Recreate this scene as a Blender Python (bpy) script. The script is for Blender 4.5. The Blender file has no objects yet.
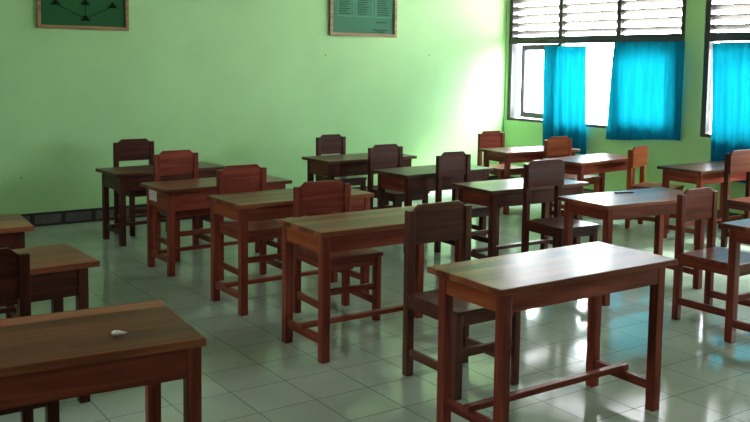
import bpy, bmesh, math, random
from mathutils import Matrix, Vector, Euler

scene = bpy.context.scene
COL = scene.collection
random.seed(7)

# ------------------------------------------------------------------ camera
cam_data = bpy.data.cameras.new('camera')
cam = bpy.data.objects.new('camera', cam_data)
COL.objects.link(cam)
scene.camera = cam
cam_data.sensor_width = 36.0
cam_data.sensor_fit = 'HORIZONTAL'
cam_data.lens = 885.4 / 750.0 * 36.0
cam_data.shift_y = -(211.0 - 143.8) / 750.0      # the photograph is the lower crop of a taller frame
cam_data.clip_start = 0.05
_r = Vector((0.8240846, -0.56630669, 0.0134651))
_u = Vector((0.04049911, 0.08261017, 0.9957587))
_f = Vector((0.56501717, 0.82004408, -0.09101268))
cam.matrix_world = Matrix(((_r.x, _u.x, -_f.x, 0.0), (_r.y, _u.y, -_f.y, 0.0), (_r.z, _u.z, -_f.z, 1.6), (0, 0, 0, 1)))

# ------------------------------------------------------------------ room sizes
YB = 8.70            # back wall
XR = 8.07            # window wall
XL, YF, ZC = -1.30, -1.40, 3.20
SILL, TRANSOM, WTOP = 0.872, 1.913, 2.75
WIN1 = (5.94, 8.655)
WIN2 = (2.99, 5.706)
WIN3 = (0.3, 1.9)
LEFT_WIN = (3.4, 4.3)

# ------------------------------------------------------------------ daylight, exposure
world = bpy.data.worlds.new('daylight')
scene.world = world
world.use_nodes = True
SKY = 26.0
_nt = world.node_tree
_nt.nodes.clear()
_o = _nt.nodes.new('ShaderNodeOutputWorld')
_b = _nt.nodes.new('ShaderNodeBackground')
_b.inputs['Color'].default_value = (0.97, 1.0, 1.03, 1)
_b.inputs['Strength'].default_value = SKY
_nt.links.new(_b.outputs[0], _o.inputs[0])


sun = bpy.data.lights.new('sun', 'SUN')
sun.energy = 22.0
sun.angle = math.radians(24)          # veiled sun
sun.color = (1.0, 0.97, 0.9)
sun_ob = bpy.data.objects.new('sun', sun)
sun_ob.rotation_euler = Vector((-1.0, 0.35, -1.0)).to_track_quat('-Z', 'Y').to_euler()
COL.objects.link(sun_ob)


def portal(name, loc, rot, sx, sy):
    l = bpy.data.lights.new(name, 'AREA')
    l.shape = 'RECTANGLE'
    l.size, l.size_y = sx, sy
    l.cycles.is_portal = True
    ob = bpy.data.objects.new(name, l)
    ob.location = loc
    ob.rotation_euler = rot
    COL.objects.link(ob)


for _y0, _y1 in (WIN1, WIN2, WIN3):
    portal('window_portal', (XR + 0.20, (_y0 + _y1) / 2, (SILL + WTOP) / 2), (0, math.radians(90), 0), WTOP - SILL, _y1 - _y0)
portal('window_portal', (XL - 0.20, sum(LEFT_WIN) / 2, 2.075), (0, math.radians(-90), 0), 0.65, LEFT_WIN[1] - LEFT_WIN[0])

vs = scene.view_settings
vs.view_transform = 'Standard'
vs.look = 'None'
vs.gamma = 1.0
vs.use_curve_mapping = False
vs.exposure = 0.3
scene.cycles.max_bounces = 10
scene.cycles.diffuse_bounces = 6
scene.cycles.transparent_max_bounces = 12
scene.cycles.caustics_reflective = False
scene.cycles.caustics_refractive = False
scene.cycles.sample_clamp_indirect = 10.0

# ------------------------------------------------------------------ materials
MATS = {}


def new_mat(name):
    m = bpy.data.materials.new(name)
    m.use_nodes = True
    m.node_tree.nodes.clear()
    return m, m.node_tree.nodes, m.node_tree.links


def principled(name, color, rough=0.5, spec=0.5, noise=0.0, nscale=6.0, bump=0.0, bscale=40.0, coat=0.0):
    m, n, l = new_mat(name)
    out = n.new('ShaderNodeOutputMaterial')
    p = n.new('ShaderNodeBsdfPrincipled')
    l.new(p.outputs[0], out.inputs[0])
    p.inputs['Roughness'].default_value = rough
    p.inputs['Specular IOR Level'].default_value = spec
    p.inputs['Coat Weight'].default_value = coat
    p.inputs['Base Color'].default_value = (*color, 1)
    if noise or bump:
        tc = n.new('ShaderNodeTexCoord')
    if noise:
        t = n.new('ShaderNodeTexNoise')
        t.inputs['Scale'].default_value = nscale
        t.inputs['Detail'].default_value = 5
        l.new(tc.outputs['Object'], t.inputs['Vector'])
        r = n.new('ShaderNodeValToRGB')
        r.color_ramp.elements[0].position = 0.3
        r.color_ramp.elements[1].position = 0.7
        r.color_ramp.elements[0].color = (*[c * (1 - noise) for c in color], 1)
        r.color_ramp.elements[1].color = (*[min(1, c * (1 + noise)) for c in color], 1)
        l.new(t.outputs[0], r.inputs[0])
        l.new(r.outputs[0], p.inputs['Base Color'])
    if bump:
        t2 = n.new('ShaderNodeTexNoise')
        t2.inputs['Scale'].default_value = bscale
        t2.inputs['Detail'].default_value = 4
        l.new(tc.outputs['Object'], t2.inputs['Vector'])
        b = n.new('ShaderNodeBump')
        b.inputs['Strength'].default_value = bump
        b.inputs['Distance'].default_value = 0.01
        l.new(t2.outputs[0], b.inputs['Height'])
        l.new(b.outputs[0], p.inputs['Normal'])
    MATS[name] = m
    return m


def wood(name, dark, mid, light, axis, rough=0.32, plank=0.0, coat=0.12):
    """varnished wood, grain running along the local axis 0, 1 or 2; plank = width of the boards across the grain"""
    m, n, l = new_mat(name)
    out = n.new('ShaderNodeOutputMaterial')
    p = n.new('ShaderNodeBsdfPrincipled')
    l.new(p.outputs[0], out.inputs[0])
    tc = n.new('ShaderNodeTexCoord')
    oi = n.new('ShaderNodeObjectInfo')
    off = n.new('ShaderNodeVectorMath'); off.operation = 'SCALE'
    cmb = n.new('ShaderNodeCombineXYZ')
    for k in range(3):
        l.new(oi.outputs['Random'], cmb.inputs[k])
    l.new(cmb.outputs[0], off.inputs[0])
    off.inputs['Scale'].default_value = 13.0
    add = n.new('ShaderNodeVectorMath'); add.operation = 'ADD'
    l.new(tc.outputs['Object'], add.inputs[0])
    l.new(off.outputs[0], add.inputs[1])
    mp = n.new('ShaderNodeMapping')
    sc = [26.0, 26.0, 26.0]
    sc[axis] = 1.6
    mp.inputs['Scale'].default_value = sc
    l.new(add.outputs[0], mp.inputs['Vector'])
    t = n.new('ShaderNodeTexNoise')
    t.inputs['Scale'].default_value = 1.0
    t.inputs['Detail'].default_value = 6
    t.inputs['Distortion'].default_value = 0.6
    l.new(mp.outputs[0], t.inputs['Vector'])
    fac = t.outputs[0]
    if plank:
        sep = n.new('ShaderNodeSeparateXYZ')
        l.new(tc.outputs['Object'], sep.inputs[0])
        dv = n.new('ShaderNodeMath'); dv.operation = 'DIVIDE'
        dv.inputs[1].default_value = plank
        l.new(sep.outputs[1], dv.inputs[0])
        fl = n.new('ShaderNodeMath'); fl.operation = 'FLOOR'
        l.new(dv.outputs[0], fl.inputs[0])
        ad = n.new('ShaderNodeMath'); ad.operation = 'ADD'
        l.new(fl.outputs[0], ad.inputs[0])
        l.new(oi.outputs['Random'], ad.inputs[1])
        wn = n.new('ShaderNodeTexWhiteNoise'); wn.noise_dimensions = '1D'
        l.new(ad.outputs[0], wn.inputs['W'])
        mx = n.new('ShaderNodeMix'); mx.data_type = 'FLOAT'
        mx.inputs[0].default_value = 0.45
        l.new(t.outputs[0], mx.inputs[2])
        l.new(wn.outputs[0], mx.inputs[3])
        fac = mx.outputs[0]
    r = n.new('ShaderNodeValToRGB')
    e = r.color_ramp.elements
    e[0].position, e[0].color = 0.28, (*dark, 1)
    e[1].position, e[1].color = 0.72, (*light, 1)
    k = e.new(0.5); k.color = (*mid, 1)
    l.new(fac, r.inputs[0])
    l.new(r.outputs[0], p.inputs['Base Color'])
    p.inputs['Roughness'].default_value = rough
    p.inputs['Coat Weight'].default_value = coat
    p.inputs['Coat Roughness'].default_value = 0.16
    p.inputs['Specular IOR Level'].default_value = 0.15
    b = n.new('ShaderNodeBump')
    b.inputs['Strength'].default_value = 0.03
    b.inputs['Distance'].default_value = 0.004
    l.new(t.outputs[0], b.inputs['Height'])
    l.new(b.outputs[0], p.inputs['Normal'])
    MATS[name] = m
    return m


RED = ((0.11, 0.019, 0.012), (0.205, 0.038, 0.023), (0.32, 0.072, 0.040))
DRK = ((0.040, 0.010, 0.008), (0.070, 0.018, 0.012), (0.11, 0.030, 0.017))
for _ax in range(3):
    wood('frame_wood_%s' % 'xyz'[_ax], *RED, _ax)
    wood('chair_wood_%s' % 'xyz'[_ax], *[tuple(c * 0.9 for c in q) for q in RED], _ax)
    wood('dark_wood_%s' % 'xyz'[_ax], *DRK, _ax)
    wood('brown_wood_%s' % 'xyz'[_ax], (0.065, 0.024, 0.017), (0.11, 0.040, 0.027), (0.17, 0.068, 0.045), _ax)
    wood('orange_lit_wood_%s' % 'xyz'[_ax], (0.18, 0.036, 0.014), (0.31, 0.068, 0.023), (0.42, 0.11, 0.042), _ax)  # orange wood brightened: light on desk ends and window chair put into colour
wood('top_wood', (0.09, 0.023, 0.012), (0.20, 0.053, 0.027), (0.34, 0.11, 0.055), 0, rough=0.28, plank=0.082, coat=0.0)
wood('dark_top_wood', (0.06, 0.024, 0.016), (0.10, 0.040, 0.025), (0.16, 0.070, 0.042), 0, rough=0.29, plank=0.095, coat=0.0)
wood('picture_wood', (0.22, 0.13, 0.06), (0.33, 0.21, 0.10), (0.45, 0.30, 0.16), 0, rough=0.4)

GREEN = (0.41, 0.68, 0.32)
principled('wall_green', GREEN, rough=0.55, spec=0.25, noise=0.05, nscale=1.6, bump=0.10, bscale=22.0)
principled('wall_dark_green', (0.07, 0.17, 0.06), rough=0.6, spec=0.2, noise=0.08, nscale=1.5)  # unseen left wall: dark tone chosen to cut light bouncing into the foreground
principled('wall_cream', (0.66, 0.56, 0.48), rough=0.7, spec=0.2, noise=0.05, nscale=2)  # unseen front wall: cream chosen to bounce warmer light onto desk fronts
principled('ceiling_grey', (0.40, 0.38, 0.33), rough=0.9, spec=0.1)  # unseen ceiling: grey-brown, darkened to weaken bounced light
principled('frame_paint', (0.045, 0.040, 0.045), rough=0.4, noise=0.15, nscale=9)
principled('slat_paint', (0.05, 0.035, 0.03), rough=0.5, noise=0.2, nscale=8)
principled('reveal_paint', (0.025, 0.055, 0.065), rough=0.6)
principled('ground_concrete', (0.55, 0.53, 0.48), rough=0.9, noise=0.1, nscale=1.0)
principled('paper_white', (0.9, 0.88, 0.88), rough=0.8, noise=0.1, nscale=60)
principled('sticker_paper', (0.85, 0.70, 0.72), rough=0.7, noise=0.15, nscale=40)
principled('board_dark_green', (0.016, 0.105, 0.030), rough=0.4, spec=0.2, noise=0.08, nscale=4)
principled('ink_dark', (0.004, 0.012, 0.006), rough=0.7, spec=0.05)
principled('print_green', (0.045, 0.17, 0.095), rough=0.5, spec=0.15, noise=0.08, nscale=4)
principled('print_light', (0.10, 0.28, 0.17), rough=0.5, spec=0.15)
principled('print_ink', (0.018, 0.07, 0.042), rough=0.6, spec=0.05)
principled('iron', (0.03, 0.03, 0.03), rough=0.5)
principled('pencil_dark', (0.03, 0.02, 0.02), rough=0.4)


def floor_material():
    m, n, l = new_mat('floor_tile')
    out = n.new('ShaderNodeOutputMaterial')
    p = n.new('ShaderNodeBsdfPrincipled')
    l.new(p.outputs[0], out.inputs[0])
    tc = n.new('ShaderNodeTexCoord')
    mp = n.new('ShaderNodeMapping')
    mp.inputs['Location'].default_value = (-2.10 + 9.0, -4.116 + 9.0, 0)
    l.new(tc.outputs['Object'], mp.inputs['Vector'])
    br = n.new('ShaderNodeTexBrick')
    br.offset = 0.0
    br.squash = 1.0
    br.inputs['Scale'].default_value = 1.0
    br.inputs['Brick Width'].default_value = 0.30
    br.inputs['Row Height'].default_value = 0.30
    br.inputs['Mortar Size'].default_value = 0.0035
    br.inputs['Mortar Smooth'].default_value = 0.15
    br.inputs['Color1'].default_value = (0.47, 0.57, 0.46, 1)
    br.inputs['Color2'].default_value = (0.52, 0.62, 0.51, 1)
    br.inputs['Mortar'].default_value = (0.19, 0.22, 0.17, 1)
    l.new(mp.outputs[0], br.inputs['Vector'])
    ns = n.new('ShaderNodeTexNoise')
    ns.inputs['Scale'].default_value = 2.2
    ns.inputs['Detail'].default_value = 6
    l.new(tc.outputs['Object'], ns.inputs['Vector'])
    mr = n.new('ShaderNodeMapRange')
    mr.inputs[1].default_value, mr.inputs[2].default_value = 0.3, 0.7
    mr.inputs[3].default_value, mr.inputs[4].default_value = 0.86, 1.05
    l.new(ns.outputs[0], mr.inputs[0])
    mu = n.new('ShaderNodeMix'); mu.data_type = 'RGBA'; mu.blend_type = 'MULTIPLY'
    mu.inputs[0].default_value = 1.0
    l.new(br.outputs['Color'], mu.inputs[6])
    l.new(mr.outputs[0], mu.inputs[7])
    l.new(mu.outputs[2], p.inputs['Base Color'])
    r2 = n.new('ShaderNodeMapRange')
    r2.inputs[1].default_value, r2.inputs[2].default_value = 0.3, 0.7
    r2.inputs[3].default_value, r2.inputs[4].default_value = 0.08, 0.15
    l.new(ns.outputs[0], r2.inputs[0])
    rm = n.new('ShaderNodeMix'); rm.data_type = 'FLOAT'
    l.new(br.outputs['Fac'], rm.inputs[0])
    l.new(r2.outputs[0], rm.inputs[2])
    rm.inputs[3].default_value = 0.7
    l.new(rm.outputs[0], p.inputs['Roughness'])
    p.inputs['Specular IOR Level'].default_value = 0.45
    b = n.new('ShaderNodeBump')
    b.inputs['Strength'].default_value = 0.25
    b.inputs['Distance'].default_value = 0.002
    b.invert = True
    l.new(br.outputs['Fac'], b.inputs['Height'])
    l.new(b.outputs[0], p.inputs['Normal'])
    MATS['floor_tile'] = m


def skirting_material():
    m, n, l = new_mat('skirting_tile')
    out = n.new('ShaderNodeOutputMaterial')
    p = n.new('ShaderNodeBsdfPrincipled')
    l.new(p.outputs[0], out.inputs[0])
    tc = n.new('ShaderNodeTexCoord')
    sp = n.new('ShaderNodeSeparateXYZ')
    l.new(tc.outputs['Object'], sp.inputs[0])
    ad = n.new('ShaderNodeMath'); ad.operation = 'ADD'
    l.new(sp.outputs[0], ad.inputs[0]); l.new(sp.outputs[1], ad.inputs[1])
    cb = n.new('ShaderNodeCombineXYZ')
    l.new(ad.outputs[0], cb.inputs[0]); l.new(sp.outputs[2], cb.inputs[1])
    br = n.new('ShaderNodeTexBrick')
    br.offset = 0.0
    br.inputs['Scale'].default_value = 1.0
    br.inputs['Brick Width'].default_value = 0.29
    br.inputs['Row Height'].default_value = 0.132
    br.inputs['Mortar Size'].default_value = 0.026
    br.inputs['Mortar Smooth'].default_value = 0.3
    br.inputs['Color1'].default_value = (0.085, 0.075, 0.07, 1)
    br.inputs['Color2'].default_value = (0.12, 0.105, 0.095, 1)
    br.inputs['Mortar'].default_value = (0.022, 0.015, 0.013, 1)
    l.new(cb.outputs[0], br.inputs['Vector'])
    ns = n.new('ShaderNodeTexNoise')
    ns.inputs['Scale'].default_value = 18
    ns.inputs['Detail'].default_value = 6
    ns.inputs['Distortion'].default_value = 1.5
    l.new(tc.outputs['Object'], ns.inputs['Vector'])
    mu = n.new('ShaderNodeMix'); mu.data_type = 'RGBA'; mu.blend_type = 'OVERLAY'
    mu.inputs[0].default_value = 0.45
    l.new(br.outputs['Color'], mu.inputs[6])
    l.new(ns.outputs[0], mu.inputs[7])
    l.new(mu.outputs[2], p.inputs['Base Color'])
    p.inputs['Roughness'].default_value = 0.3
    MATS['skirting_tile'] = m


def glass_material():
    m, n, l = new_mat('window_glass')
    out = n.new('ShaderNodeOutputMaterial')
    tr = n.new('ShaderNodeBsdfTransparent')
    tr.inputs[0].default_value = (0.93, 0.98, 0.98, 1)
    gl = n.new('ShaderNodeBsdfGlossy')
    gl.inputs['Roughness'].default_value = 0.02
    mx = n.new('ShaderNodeMixShader')
    mx.inputs[0].default_value = 0.05
    l.new(tr.outputs[0], mx.inputs[1])
    l.new(gl.outputs[0], mx.inputs[2])
    l.new(mx.outputs[0], out.inputs[0])
    MATS['window_glass'] = m


def curtain_material():
    m, n, l = new_mat('curtain_cloth')
    out = n.new('ShaderNodeOutputMaterial')
    tc = n.new('ShaderNodeTexCoord')
    ns = n.new('ShaderNodeTexNoise')
    ns.inputs['Scale'].default_value = 3
    mp = n.new('ShaderNodeMapping')
    mp.inputs['Scale'].default_value = (1, 6, 0.6)
    l.new(tc.outputs['Object'], mp.inputs[0])
    l.new(mp.outputs[0], ns.inputs['Vector'])

    def ramp(a, b):
        r = n.new('ShaderNodeValToRGB')
        r.color_ramp.elements[0].position, r.color_ramp.elements[0].color = 0.35, (*a, 1)
        r.color_ramp.elements[1].position, r.color_ramp.elements[1].color = 0.65, (*b, 1)
        l.new(ns.outputs[0], r.inputs[0])
        return r
    d = n.new('ShaderNodeBsdfDiffuse')
    t = n.new('ShaderNodeBsdfTranslucent')
    l.new(ramp((0.003, 0.085, 0.20), (0.004, 0.11, 0.25)).outputs[0], d.inputs[0])
    l.new(ramp((0.0004, 0.034, 0.049), (0.0004, 0.042, 0.059)).outputs[0], t.inputs[0])
    a = n.new('ShaderNodeAddShader')
    l.new(d.outputs[0], a.inputs[0])
    l.new(t.outputs[0], a.inputs[1])
    l.new(a.outputs[0], out.inputs[0])
    MATS['curtain_cloth'] = m


floor_material()
skirting_material()
glass_material()
curtain_material()

# ------------------------------------------------------------------ mesh helpers


def add_box(bm, lo, hi, bevel=0.0, mat4=None):
    """an axis-aligned box lo..hi added to bm, with bevelled edges"""
    r = bmesh.ops.create_cube(bm, size=1.0)
    vs_ = r['verts']
    c = [(a + b) / 2 for a, b in zip(lo, hi)]
    s = [b - a for a, b in zip(lo, hi)]
    for v in vs_:
        v.co = Vector((v.co.x * s[0] + c[0], v.co.y * s[1] + c[1], v.co.z * s[2] + c[2]))
        if mat4:
            v.co = mat4 @ v.co
    if bevel:
        edges = list({e for v in vs_ for e in v.link_edges})
        bmesh.ops.bevel(bm, geom=edges, offset=bevel, segments=2, profile=0.6, affect='EDGES')


def add_prism(bm, outline, axis_lo, axis_hi, bevel=0.0):
    """an outline in x,z swept along y"""
    va = [bm.verts.new((x, axis_lo, z)) for x, z in outline]
    vb = [bm.verts.new((x, axis_hi, z)) for x, z in outline]
    fs = [bm.faces.new(va), bm.faces.new(list(reversed(vb)))]
    k = len(outline)
    for i in range(k):
        fs.append(bm.faces.new((va[i], vb[i], vb[(i + 1) % k], va[(i + 1) % k])))
    bmesh.ops.recalc_face_normals(bm, faces=fs)
    if bevel:
        edges = list({e for f in fs[:2] for e in f.edges})
        bmesh.ops.bevel(bm, geom=edges, offset=bevel, segments=2, profile=0.6, affect='EDGES')


def link(name, bm, mat, parent=None):
    me = bpy.data.meshes.new(name)
    bmesh.ops.recalc_face_normals(bm, faces=bm.faces[:])
    bm.to_mesh(me)
    bm.free()
    me.materials.append(MATS[mat])
    ob = bpy.data.objects.new(name, me)
    COL.objects.link(ob)
    if parent:
        ob.parent = parent
    return ob


def box(name, lo, hi, mat, parent=None, bevel=0.004):
    bm = bmesh.new()
    add_box(bm, lo, hi, bevel)
    return link(name, bm, mat, parent)


def thing(name, label, cat, loc, yaw=0.0, group=None):
    ob = bpy.data.objects.new(name, None)
    ob.empty_display_size = 0.1
    COL.objects.link(ob)
    ob.location = loc
    ob.rotation_euler = (0, 0, yaw)
    tag(ob, label, cat, group)
    return ob


def tag(ob, label, cat, group=None):
    ob['label'] = label
    ob['category'] = cat
    if group:
        ob['group'] = group


def struct(name, bm, mat, parent=None):
    ob = link(name, bm, mat, parent)
    if not parent:
        ob['kind'] = 'structure'
    return ob


def boxes(name, lst, mat, parent=None, bevel=0.0):
    bm = bmesh.new()
    for lo, hi in lst:
        add_box(bm, lo, hi, bevel)
    return struct(name, bm, mat, parent)


# ------------------------------------------------------------------ room shell
T = 0.16
boxes('floor', [((XL - T, YF - T, -0.10), (XR + T, YB + T, 0.0))], 'floor_tile')
boxes('ceiling', [((XL - T, YF - T, ZC), (XR + T, YB + T, ZC + 0.12))], 'ceiling_grey')
boxes('wall_back', [((XL - T, YB, 0), (XR + T, YB + T, ZC))], 'wall_green')
boxes('wall_front', [((XL - T, YF - T, 0), (XR + T, YF, ZC))], 'wall_cream')


def wall_with_holes(name, x0, x1, y0, y1, holes, mat):
    """a wall slab between x0 and x1; holes = list of (ya, yb, za, zb) in rising y"""
    lst = []
    y = y0
    for ya, yb, za, zb in holes:
        lst.append(((x0, y, 0), (x1, ya, ZC)))
        if za > 0:
            lst.append(((x0, ya, 0), (x1, yb, za)))
        lst.append(((x0, ya, zb), (x1, yb, ZC)))
        y = yb
    lst.append(((x0, y, 0), (x1, y1, ZC)))
    return boxes(name, lst, mat)


wall_with_holes('wall_right', XR, XR + T, YF, YB, [(*w, SILL, WTOP) for w in (WIN3, WIN2, WIN1)], 'wall_green')
wall_with_holes('wall_left', XL - T, XL, YF, YB, [(*LEFT_WIN, 1.80, 2.4)], 'wall_dark_green')
boxes('baseboard_back', [((XL, YB - 0.012, 0), (XR, YB, 0.132))], 'skirting_tile')
boxes('baseboard_right', [((XR - 0.012, YF, 0), (XR, YB - 0.012, 0.132))], 'skirting_tile')
boxes('ground', [((-30, -25, -0.5), (40, 40, -0.3))], 'ground_concrete')

# windows: frame with three bays, louvres over the transom, glazed lights below
BAR = 0.06
FX0, FX1 = XR + 0.015, XR + 0.075       # frame depth inside the opening


def make_window(name, y0, y1, open_bay=True):
    bw = (y1 - y0) / 3
    lst = [((FX0, y0, SILL), (FX1, y1, SILL + 0.035)), ((FX0, y0, WTOP - 0.05), (FX1, y1, WTOP)),
           ((FX0 - 0.008, y0, TRANSOM - 0.045), (FX1, y1, TRANSOM + 0.045))]
    ys = [y0, y0 + bw, y0 + 2 * bw, y1]
    for i, y in enumerate(ys):
        a = y - BAR / 2 if 0 < i < 3 else (y if i == 0 else y - BAR)
        b = a + BAR
        lst.append(((FX0 - 0.004, a, SILL), (FX1, b, WTOP)))
    win = boxes(name, lst, 'frame_paint', bevel=0.003)
    box('jamb', (FX1 + 0.001, y1 - 0.012, SILL), (XR + T, y1 - 0.0005, WTOP), 'reveal_paint', win, 0.001)
    for i in range(3):
        a = ys[i] + (BAR / 2 if i else BAR)
        b = ys[i + 1] - (BAR / 2 if i < 2 else BAR)
        # louvre slats of this bay
        bm = bmesh.new()
        z = TRANSOM + 0.10
        while z < WTOP - 0.08:
            rot = Matrix.Translation((FX0 + 0.04, (a + b) / 2, z)) @ Euler((0, math.radians(28), 0)).to_matrix().to_4x4()
            add_box(bm, (-0.045, -(b - a) / 2, -0.007), (0.045, (b - a) / 2, 0.007), 0.002, rot)
            z += 0.102
        link('louver', bm, 'slat_paint', win)
        # glazed casement below; the bay at the far end stands ajar
        s = 0.075
        w, z0, z1 = b - a, SILL + 0.035, TRANSOM - 0.045
        ajar = open_bay and i == 2
        hinge = Matrix.Translation((FX0 + 0.03, a, 0))
        if ajar:
            hinge = hinge @ Euler((0, 0, math.radians(-10))).to_matrix().to_4x4()
        if i != 1:
            bm = bmesh.new()
            for lo, hi in (((-0.015, 0, z0 + 0.004), (0.015, s, z1 - 0.004)), ((-0.015, w - s, z0 + 0.004), (0.015, w, z1 - 0.004)),
                           ((-0.015, 0, z0 + 0.004), (0.015, w, z0 + 0.004 + s)), ((-0.015, 0, z1 - s - 0.004), (0.015, w, z1 - 0.004))):
                add_box(bm, lo, hi, 0.002, hinge)
            sash = link('sash', bm, 'frame_paint', win)
        bm = bmesh.new()
        g = s if i != 1 else 0.0
        add_box(bm, (-0.002, g, z0 + g), (0.002, w - g, z1 - g), 0, hinge)
        link('pane', bm, 'window_glass', win)
    return win


make_window('window_1', *WIN1)
make_window('window_2', *WIN2)
make_window('window_3', *WIN3)

# ------------------------------------------------------------------ desks


def make_desk(label, xl, yc, yaw_deg, ln, zt, apron_h=0.09, frame='frame_wood', top='top_wood', side='frame_wood', wd=0.48, e=0.045):
    """xl, yc: middle of the left short edge of the top; the long side runs along local +x, pupils sit at +y"""
    d = thing('school_desk', label, 'desk', (xl, yc, 0), math.radians(yaw_deg), 'classroom desks')
    tt = 0.028
    L = 0.048
    hw = wd / 2
    box('tabletop', (0, -hw, zt - tt), (ln, hw, zt), top, d, 0.006)
    zl = zt - tt
    xs = ((e, e + L), (ln - e - L, ln - e))
    ys = ((-hw + e * 0.7, -hw + e * 0.7 + L), (hw - e * 0.7 - L, hw - e * 0.7))
    for a, b in xs:
        for c, f in ys:
            box('leg', (a, c, 0), (b, f, zl), frame + '_z', d, 0.004)
    za = zl - apron_h
    t = 0.022
    for c in (ys[0][0] + 0.003, ys[1][1] - 0.003 - t):
        box('apron', (xs[0][1], c, za), (xs[1][0], c + t, zl), frame + '_x', d, 0.003)
    for k, a in enumerate((xs[0][0] + 0.003, xs[1][1] - 0.003 - t)):
        box('apron', (a, ys[0][1], za), (a + t, ys[1][0], zl), side + '_y', d, 0.003)  # end panels; side wood can carry light from the left in its colour
    zs = 0.115
    for a, b in xs:
        m = (a + b) / 2
        box('side_stretcher', (m - 0.014, ys[0][1], zs - 0.022), (m + 0.014, ys[1][0], zs + 0.022), frame + '_y', d, 0.003)
    box('stretcher', (xs[0][0] - 0.004, -0.018, zs + 0.022), (xs[1][1] + 0.004, 0.018, zs + 0.05), frame + '_x', d, 0.004)
    return d


DESKS = [
    ('empty reddish wooden desk in the right foreground with glossy pale reflection on its top', 2.345, 2.757, -0.4, 1.09, 0.719, dict(apron_h=0.085, side='orange_lit_wood')),
    ('wooden desk standing directly behind the chair of the right foreground desk', 2.36, 4.15, 0.0, 1.03, 0.712, dict(apron_h=0.09, e=0.022, side='orange_lit_wood')),
    ('reddish wooden desk third from the front in the second column from the left', 2.385, 5.18, 1.1, 1.03, 0.71, dict(apron_h=0.085, e=0.022, side='orange_lit_wood')),
    ('wooden desk with a pale paper sticker on its end panel', 2.355, 6.359, 2.3, 1.086, 0.656, dict(apron_h=0.14)),
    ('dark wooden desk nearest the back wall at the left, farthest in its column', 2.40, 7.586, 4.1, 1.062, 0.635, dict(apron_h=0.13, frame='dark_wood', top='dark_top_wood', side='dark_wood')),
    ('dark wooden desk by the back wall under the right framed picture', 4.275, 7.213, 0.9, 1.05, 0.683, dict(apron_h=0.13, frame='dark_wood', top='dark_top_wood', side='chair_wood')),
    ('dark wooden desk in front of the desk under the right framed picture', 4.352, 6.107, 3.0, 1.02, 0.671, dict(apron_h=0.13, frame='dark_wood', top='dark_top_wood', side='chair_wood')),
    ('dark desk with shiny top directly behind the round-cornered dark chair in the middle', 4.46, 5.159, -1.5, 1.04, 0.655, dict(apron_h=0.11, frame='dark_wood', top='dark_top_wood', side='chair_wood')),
    ('small-looking desk with bright white top in the far window corner', 6.439, 7.118, -4.6, 1.05, 0.674, dict(apron_h=0.09)),
    ('brown desk standing by the window wall below the middle blue curtain', 6.459, 6.123, 6.0, 1.02, 0.661, dict(apron_h=0.10)),
    ('brown desk with blue and white reflections on top behind the right foreground desk', 4.53, 4.102, -3.2, 1.07, 0.686, dict(apron_h=0.08)),
    ('dark-topped desk under the green pillar between the windows', 6.823, 5.026, 0.0, 1.05, 0.679, dict(apron_h=0.10, top='dark_top_wood')),
    ('brown desk cut off by the right edge of the photo', 4.53, 2.795, 1.0, 1.05, 0.705, dict(apron_h=0.08)),
    ('plank-topped desk in the left foreground with a paper scrap on it', 0.105, 2.915, -4.5, 1.05, 0.718, dict(apron_h=0.10, wd=0.52, e=0.014)),
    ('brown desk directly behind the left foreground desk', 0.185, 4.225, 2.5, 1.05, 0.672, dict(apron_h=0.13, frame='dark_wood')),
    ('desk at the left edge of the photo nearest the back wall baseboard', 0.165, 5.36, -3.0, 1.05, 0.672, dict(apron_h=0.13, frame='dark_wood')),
]
for lab, xl, yc, yw, ln, zt, kw in DESKS:
    d = make_desk(lab, xl, yc, yw, ln, zt, **kw)
    if 'sticker' in lab:
        s = box('sticker', (0.0465, 0.02, zt - 0.028 - 0.095), (0.0485, 0.175, zt - 0.028 - 0.005), 'sticker_paper', d, 0.0)
        s['label'] = 'pale pinkish paper sticker'

# ------------------------------------------------------------------ chairs


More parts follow.
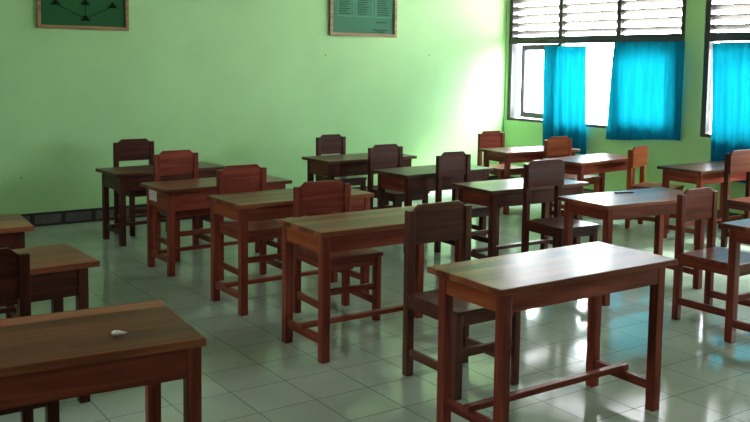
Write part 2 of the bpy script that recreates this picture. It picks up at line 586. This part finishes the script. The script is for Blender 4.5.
def make_chair(label, xc, yr, yaw_deg, w, h, shape='clipped', wd='chair_wood', depth=0.43):
    """xc, yr: middle of the rear face of the rear posts; the sitter faces local -y"""
    c = thing('wooden_chair', label, 'chair', (xc, yr, 0), math.radians(yaw_deg), 'classroom chairs')
    P = 0.042
    hw = w / 2
    zs = 0.435
    post_top = h - 0.028
    for sx in (-1, 1):
        a, b = sorted((sx * hw, sx * (hw - P)))
        box('rear_leg', (a, -P, 0), (b, 0, post_top), wd + '_z', c, 0.004)
        box('front_leg', (a, -depth, 0), (b, -depth + P, zs - 0.024), wd + '_z', c, 0.004)
    # backrest panel
    z0 = h - 0.205
    bm = bmesh.new()
    if shape == 'clipped':
        iw = hw - P + 0.001
        k = 0.034
        out = [(-iw, z0), (iw, z0), (iw, h - 0.030), (iw - 0.034, h), (-iw + 0.034, h), (-iw, h - 0.030)]
        add_prism(bm, out, -0.033, -0.011, 0.003)
    else:
        iw = hw + 0.002
        out = [(-iw, z0), (iw, z0)]
        r = 0.06
        for q in range(7):
            t = math.radians(90 * q / 6)
            out.append((iw - r + r * math.cos(t), h - r + r * math.sin(t)))
        for q in range(7):
            t = math.radians(90 + 90 * q / 6)
            out.append((-iw + r + r * math.cos(t), h - r + r * math.sin(t)))
        add_prism(bm, out, -P - 0.020, -P + 0.0005, 0.003)
    link('backrest', bm, wd + '_x', c)
    # seat board and rails
    box('seat', (-hw - 0.006, -depth - 0.012, zs - 0.024), (hw + 0.006, -P - 0.0005, zs), wd + '_x', c, 0.005)
    zr0, zr1 = zs - 0.079, zs - 0.0245
    for sx in (-1, 1):
        m = sx * (hw - 0.014)
        box('seat_rail', (m - 0.010, -depth + P, zr0), (m + 0.010, -P, zr1), wd + '_y', c, 0.003)
    box('seat_rail', (-hw + P, -depth + 0.004, zr0), (hw - P, -depth + 0.026, zr1), wd + '_x', c, 0.003)
    box('seat_rail', (-hw + P, -0.026, zr0), (hw - P, -0.006, zr1), wd + '_x', c, 0.003)
    for sx in (-1, 1):
        m = sx * (hw - P / 2)
        box('side_stretcher', (m - 0.011, -depth + P, 0.10), (m + 0.011, -P, 0.145), wd + '_y', c, 0.003)
    box('front_stretcher', (-hw + P, -depth + 0.010, 0.20), (hw - P, -depth + 0.032, 0.24), wd + '_x', c, 0.003)
    return c


CHAIRS = [
    ('dark wooden chair pulled up behind the right foreground desk', 2.855, 3.57, 0.0, 0.415, 0.885, 'clipped', 'brown_wood'),
    ('reddish chair with clipped corners behind the second desk of the second column from the left', 2.93, 4.86, -3.0, 0.40, 0.84, 'clipped', 'chair_wood'),
    ('reddish chair behind the third desk from the front in the second column from the left', 2.865, 5.90, 0.0, 0.39, 0.84, 'clipped', 'chair_wood'),
    ('reddish brown chair behind the desk with the paper sticker', 2.81, 7.03, 2.0, 0.385, 0.85, 'clipped', 'chair_wood'),
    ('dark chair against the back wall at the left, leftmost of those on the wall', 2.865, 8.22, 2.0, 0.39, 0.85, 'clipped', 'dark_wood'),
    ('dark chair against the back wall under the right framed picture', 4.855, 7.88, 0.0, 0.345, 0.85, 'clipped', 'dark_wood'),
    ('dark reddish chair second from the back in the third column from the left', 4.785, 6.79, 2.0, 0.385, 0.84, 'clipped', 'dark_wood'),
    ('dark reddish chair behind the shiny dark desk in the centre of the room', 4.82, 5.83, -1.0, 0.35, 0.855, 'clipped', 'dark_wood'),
    ('red-brown chair behind the white-topped desk in the far window corner', 6.96, 7.73, -3.0, 0.37, 0.83, 'clipped', 'chair_wood'),
    ('window-lit orange-brown chair below the narrow gathered blue curtain', 7.03, 6.74, 3.0, 0.41, 0.835, 'clipped', 'orange_lit_wood'),  # window light on this chair is put into its orange wood
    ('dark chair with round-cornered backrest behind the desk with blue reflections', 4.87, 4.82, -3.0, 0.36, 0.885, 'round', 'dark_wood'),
    ('orange-brown chair turned sideways by the window wall below the wide blue curtain', 7.14, 5.78, 17.0, 0.37, 0.81, 'round', 'orange_lit_wood'),
    ('reddish chair at the far right behind the desk cut off by the photo edge', 4.89, 3.47, 1.0, 0.38, 0.83, 'clipped', 'chair_wood'),
    ('dark chair at the left edge behind the left foreground desk', 0.64, 3.62, 0.0, 0.38, 0.865, 'clipped', 'dark_wood'),
    ('dark round-cornered chair at the right edge in front of the rightmost curtain', 7.19, 4.68, 0.0, 0.38, 0.87, 'round', 'dark_wood'),
]
for a in CHAIRS:
    make_chair(*a)

# ------------------------------------------------------------------ curtains


def make_curtain(label, top, bot, zt, zb, folds, amp, seed, tilt=0.0):
    """a hanging gathered cloth; top and bot = (ya, yb) along the wall, ya < yb"""
    rnd = random.Random(seed)
    nu, nv = 120, 44
    ph = [rnd.uniform(0, 6.28) for _ in range(6)]
    bm = bmesh.new()
    grid = []
    for j in range(nv + 1):
        v = j / nv
        row = []
        for i in range(nu + 1):
            u = i / nu
            ua = u + 0.012 * math.sin(9 * u + ph[0])
            ya = top[0] + (bot[0] - top[0]) * v ** 0.8
            yb = top[1] + (bot[1] - top[1]) * v ** 0.8
            y = ya + (yb - ya) * u
            a = amp * (0.45 + 0.55 * v)
            x = a * math.sin(2 * math.pi * folds * ua + ph[1] + 0.8 * math.sin(2.2 * v + ph[2]))
            x += 0.4 * a * math.sin(2 * math.pi * folds * 2.3 * ua + ph[3] + 1.3 * v)
            x += 0.012 * math.sin(3 * v + ph[4])
            z = zt + (zb - zt) * v + tilt * (u - 0.5) * v + 0.006 * math.sin(7 * u + ph[5]) * v
            row.append(bm.verts.new((XR - 0.055 + x, y, z)))
        grid.append(row)
    for j in range(nv):
        for i in range(nu):
            f = bm.faces.new((grid[j][i], grid[j][i + 1], grid[j + 1][i + 1], grid[j + 1][i]))
            f.smooth = True
    ob = link('curtain', bm, 'curtain_cloth')
    tag(ob, label, 'curtain', 'blue window curtains')
    return ob


make_curtain('narrow bright blue curtain gathered over the post of the far window', (7.24, 7.95), (7.21, 7.91), 1.835, 0.54, 3.5, 0.018, 3)
make_curtain('wide bright blue curtain covering the right bay of the far window', (5.88, 6.83), (5.90, 6.93), 1.87, 0.785, 5.5, 0.013, 5, -0.07)
make_curtain('bright blue curtain of the nearer window at the right edge', (4.45, 5.565), (4.45, 5.53), 1.85, 0.45, 7.0, 0.015, 9)


# ------------------------------------------------------------------ framed boards on the back wall


def make_picture(name, label, x0, x1, z0, z1, fw, sheet, yaw=0.0):
    p = thing(name, label, 'picture', ((x0 + x1) / 2, YB, z0), 0, 'framed boards on the back wall')
    w, h = x1 - x0, z1 - z0
    hw = w / 2
    bm = bmesh.new()
    for lo, hi in (((-hw, -0.035, 0), (hw, -0.001, fw)), ((-hw, -0.035, h - fw), (hw, -0.001, h)),
                   ((-hw, -0.035, fw), (-hw + fw, -0.001, h - fw)), ((hw - fw, -0.035, fw), (hw, -0.001, h - fw))):
        add_box(bm, lo, hi, 0.004)
    link('picture_frame', bm, 'picture_wood', p)
    box('sheet', (-hw + fw - 0.002, -0.014, fw - 0.002), (hw - fw + 0.002, -0.002, h - fw + 0.002), sheet, p, 0)
    return p, w, h


S = 8.7 / 8.9
p, w, h = make_picture('framed_chart', 'framed dark green chart with dark marks joined by lines, left of the two', 2.12, 2.995, 1.882, 2.50, 0.035, 'board_dark_green')
cx, z0 = (2.12 + 2.995) / 2, 1.882


def blob(x, z, sx, sz, parent, mat='ink_dark', name='chart_mark', y=-0.0155):
    bm = bmesh.new()
    bmesh.ops.create_uvsphere(bm, u_segments=12, v_segments=8, radius=1.0)
    for v in bm.verts:
        q = 1 + 0.25 * math.sin(5 * math.atan2(v.co.z, v.co.x))
        v.co = Vector((v.co.x * sx * q + x, v.co.y * 0.002 + y, v.co.z * sz * q + z))
    return link(name, bm, mat, parent)


def line(x0_, z0_, x1_, z1_, t, parent, mat='ink_dark', name='chart_line', y=-0.015):
    bm = bmesh.new()
    d = math.hypot(x1_ - x0_, z1_ - z0_)
    rot = Matrix.Translation(((x0_ + x1_) / 2, y, (z0_ + z1_) / 2)) @ Euler((0, -math.atan2(z1_ - z0_, x1_ - x0_), 0)).to_matrix().to_4x4()
    add_box(bm, (-d / 2, -0.001, -t / 2), (d / 2, 0.001, t / 2), 0, rot)
    return link(name, bm, mat, parent)


for bx, bz in ((2.294, 2.125), (2.573, 2.135), (2.838, 2.118), (2.573, 1.985)):
    blob(bx - cx, bz - z0, 0.042, 0.014, p)
    blob(bx - cx, bz - z0 + 0.018, 0.020, 0.016, p)
    blob(bx - cx, bz - z0 - 0.014, 0.058, 0.005, p)
line(2.31 - cx, 2.11 - z0, 2.55 - cx, 2.00 - z0, 0.006, p)
line(2.82 - cx, 2.105 - z0, 2.60 - cx, 2.00 - z0, 0.006, p)
line(2.573 - cx, 2.12 - z0, 2.573 - cx, 2.0 - z0, 0.006, p)
for bx in (2.294, 2.573, 2.838):
    blob(bx - cx, 2.36 - z0, 0.04, 0.02, p)

p, w, h = make_picture('framed_notice', 'framed pale green notice with three columns of text, right of the two', 5.33, 6.27, 1.905, 2.55, 0.038, 'print_green')
cx, z0 = (5.33 + 6.27) / 2, 1.905
for a, b in ((5.44, 5.66), (5.69, 5.925), (5.97, 6.20)):
    for q in ((a, 2.135, b, 2.135), (a, 2.135, a, 2.50), (b, 2.135, b, 2.50), (a, 2.50, b, 2.50)):
        line(q[0] - cx, q[1] - z0, q[2] - cx, q[3] - z0, 0.007, p, 'print_light', 'border_line')
    z = 2.165
    while z < 2.48:
        rr = random.Random(int(z * 1000 + a * 100))
        line(a + 0.025 - cx, z - z0, a + 0.06 + (b - a - 0.10) * rr.uniform(0.6, 1.0) - cx, z - z0, 0.010, p, 'print_ink', 'text_line')
        z += 0.027
for a, b, z in ((5.98, 6.12, 2.075), (5.93, 6.15, 1.985), (5.99, 6.10, 1.965)):
    line(a - cx, z - z0, b - cx, z - z0, 0.012, p, 'print_ink', 'text_line')

# ------------------------------------------------------------------ small things


def make_nail(label, x, z):
    bm = bmesh.new()
    for r_, d_, o in ((0.003, 0.014, -0.007), (0.007, 0.004, -0.015)):
        bmesh.ops.create_cone(bm, cap_ends=True, segments=10, radius1=r_, radius2=r_, depth=d_,
                              matrix=Matrix.Translation((x, YB + o, z)) @ Euler((math.radians(90), 0, 0)).to_matrix().to_4x4())
    tag(link('nail', bm, 'iron'), label, 'nail', 'nails in the back wall')


make_nail('small dark nail in the green wall below left of the notice', 5.284, 1.682)
make_nail('small dark nail in the green wall below right of the notice', 6.78, 1.707)
make_nail('small dark nail low on the green wall near the left edge', 1.951, 0.476)


def make_scrap():
    bm = bmesh.new()
    bmesh.ops.create_icosphere(bm, subdivisions=3, radius=1.0)
    rnd = random.Random(4)
    for v in bm.verts:
        q = 1 + rnd.uniform(-0.18, 0.18)
        t = max(0.0, v.co.x)
        v.co = Vector((v.co.x * (0.014 + 0.022 * t) * q, v.co.y * 0.012 * q * (1 - 0.55 * t), (v.co.z * 0.009 * q + 0.001) * (1 - 0.45 * t)))
    zmin = min(v.co.z for v in bm.verts)
    for v in bm.verts:
        v.co.z -= zmin
    ob = link('paper_scrap', bm, 'paper_white')
    ob.location = (0.895, 2.745, 0.7181)
    ob.rotation_euler = (0, 0, math.radians(-25))
    tag(ob, 'small crumpled white paper scrap on the left foreground desk', 'paper')


make_scrap()


def make_pencil():
    bm = bmesh.new()
    R = Euler((0, math.radians(90), 0)).to_matrix().to_4x4()
    bmesh.ops.create_cone(bm, cap_ends=True, segments=6, radius1=0.005, radius2=0.005, depth=0.14, matrix=R)
    bmesh.ops.create_cone(bm, cap_ends=True, segments=6, radius1=0.005, radius2=0.0008, depth=0.02, matrix=Matrix.Translation((0.08, 0, 0)) @ R)
    ob = link('pencil', bm, 'pencil_dark')
    ob.location = (5.08, 4.20, 0.686 + 0.0052)
    ob.rotation_euler = (0, 0, math.radians(-20))
    tag(ob, 'short dark pencil on the desk with blue reflections', 'pencil')


make_pencil()
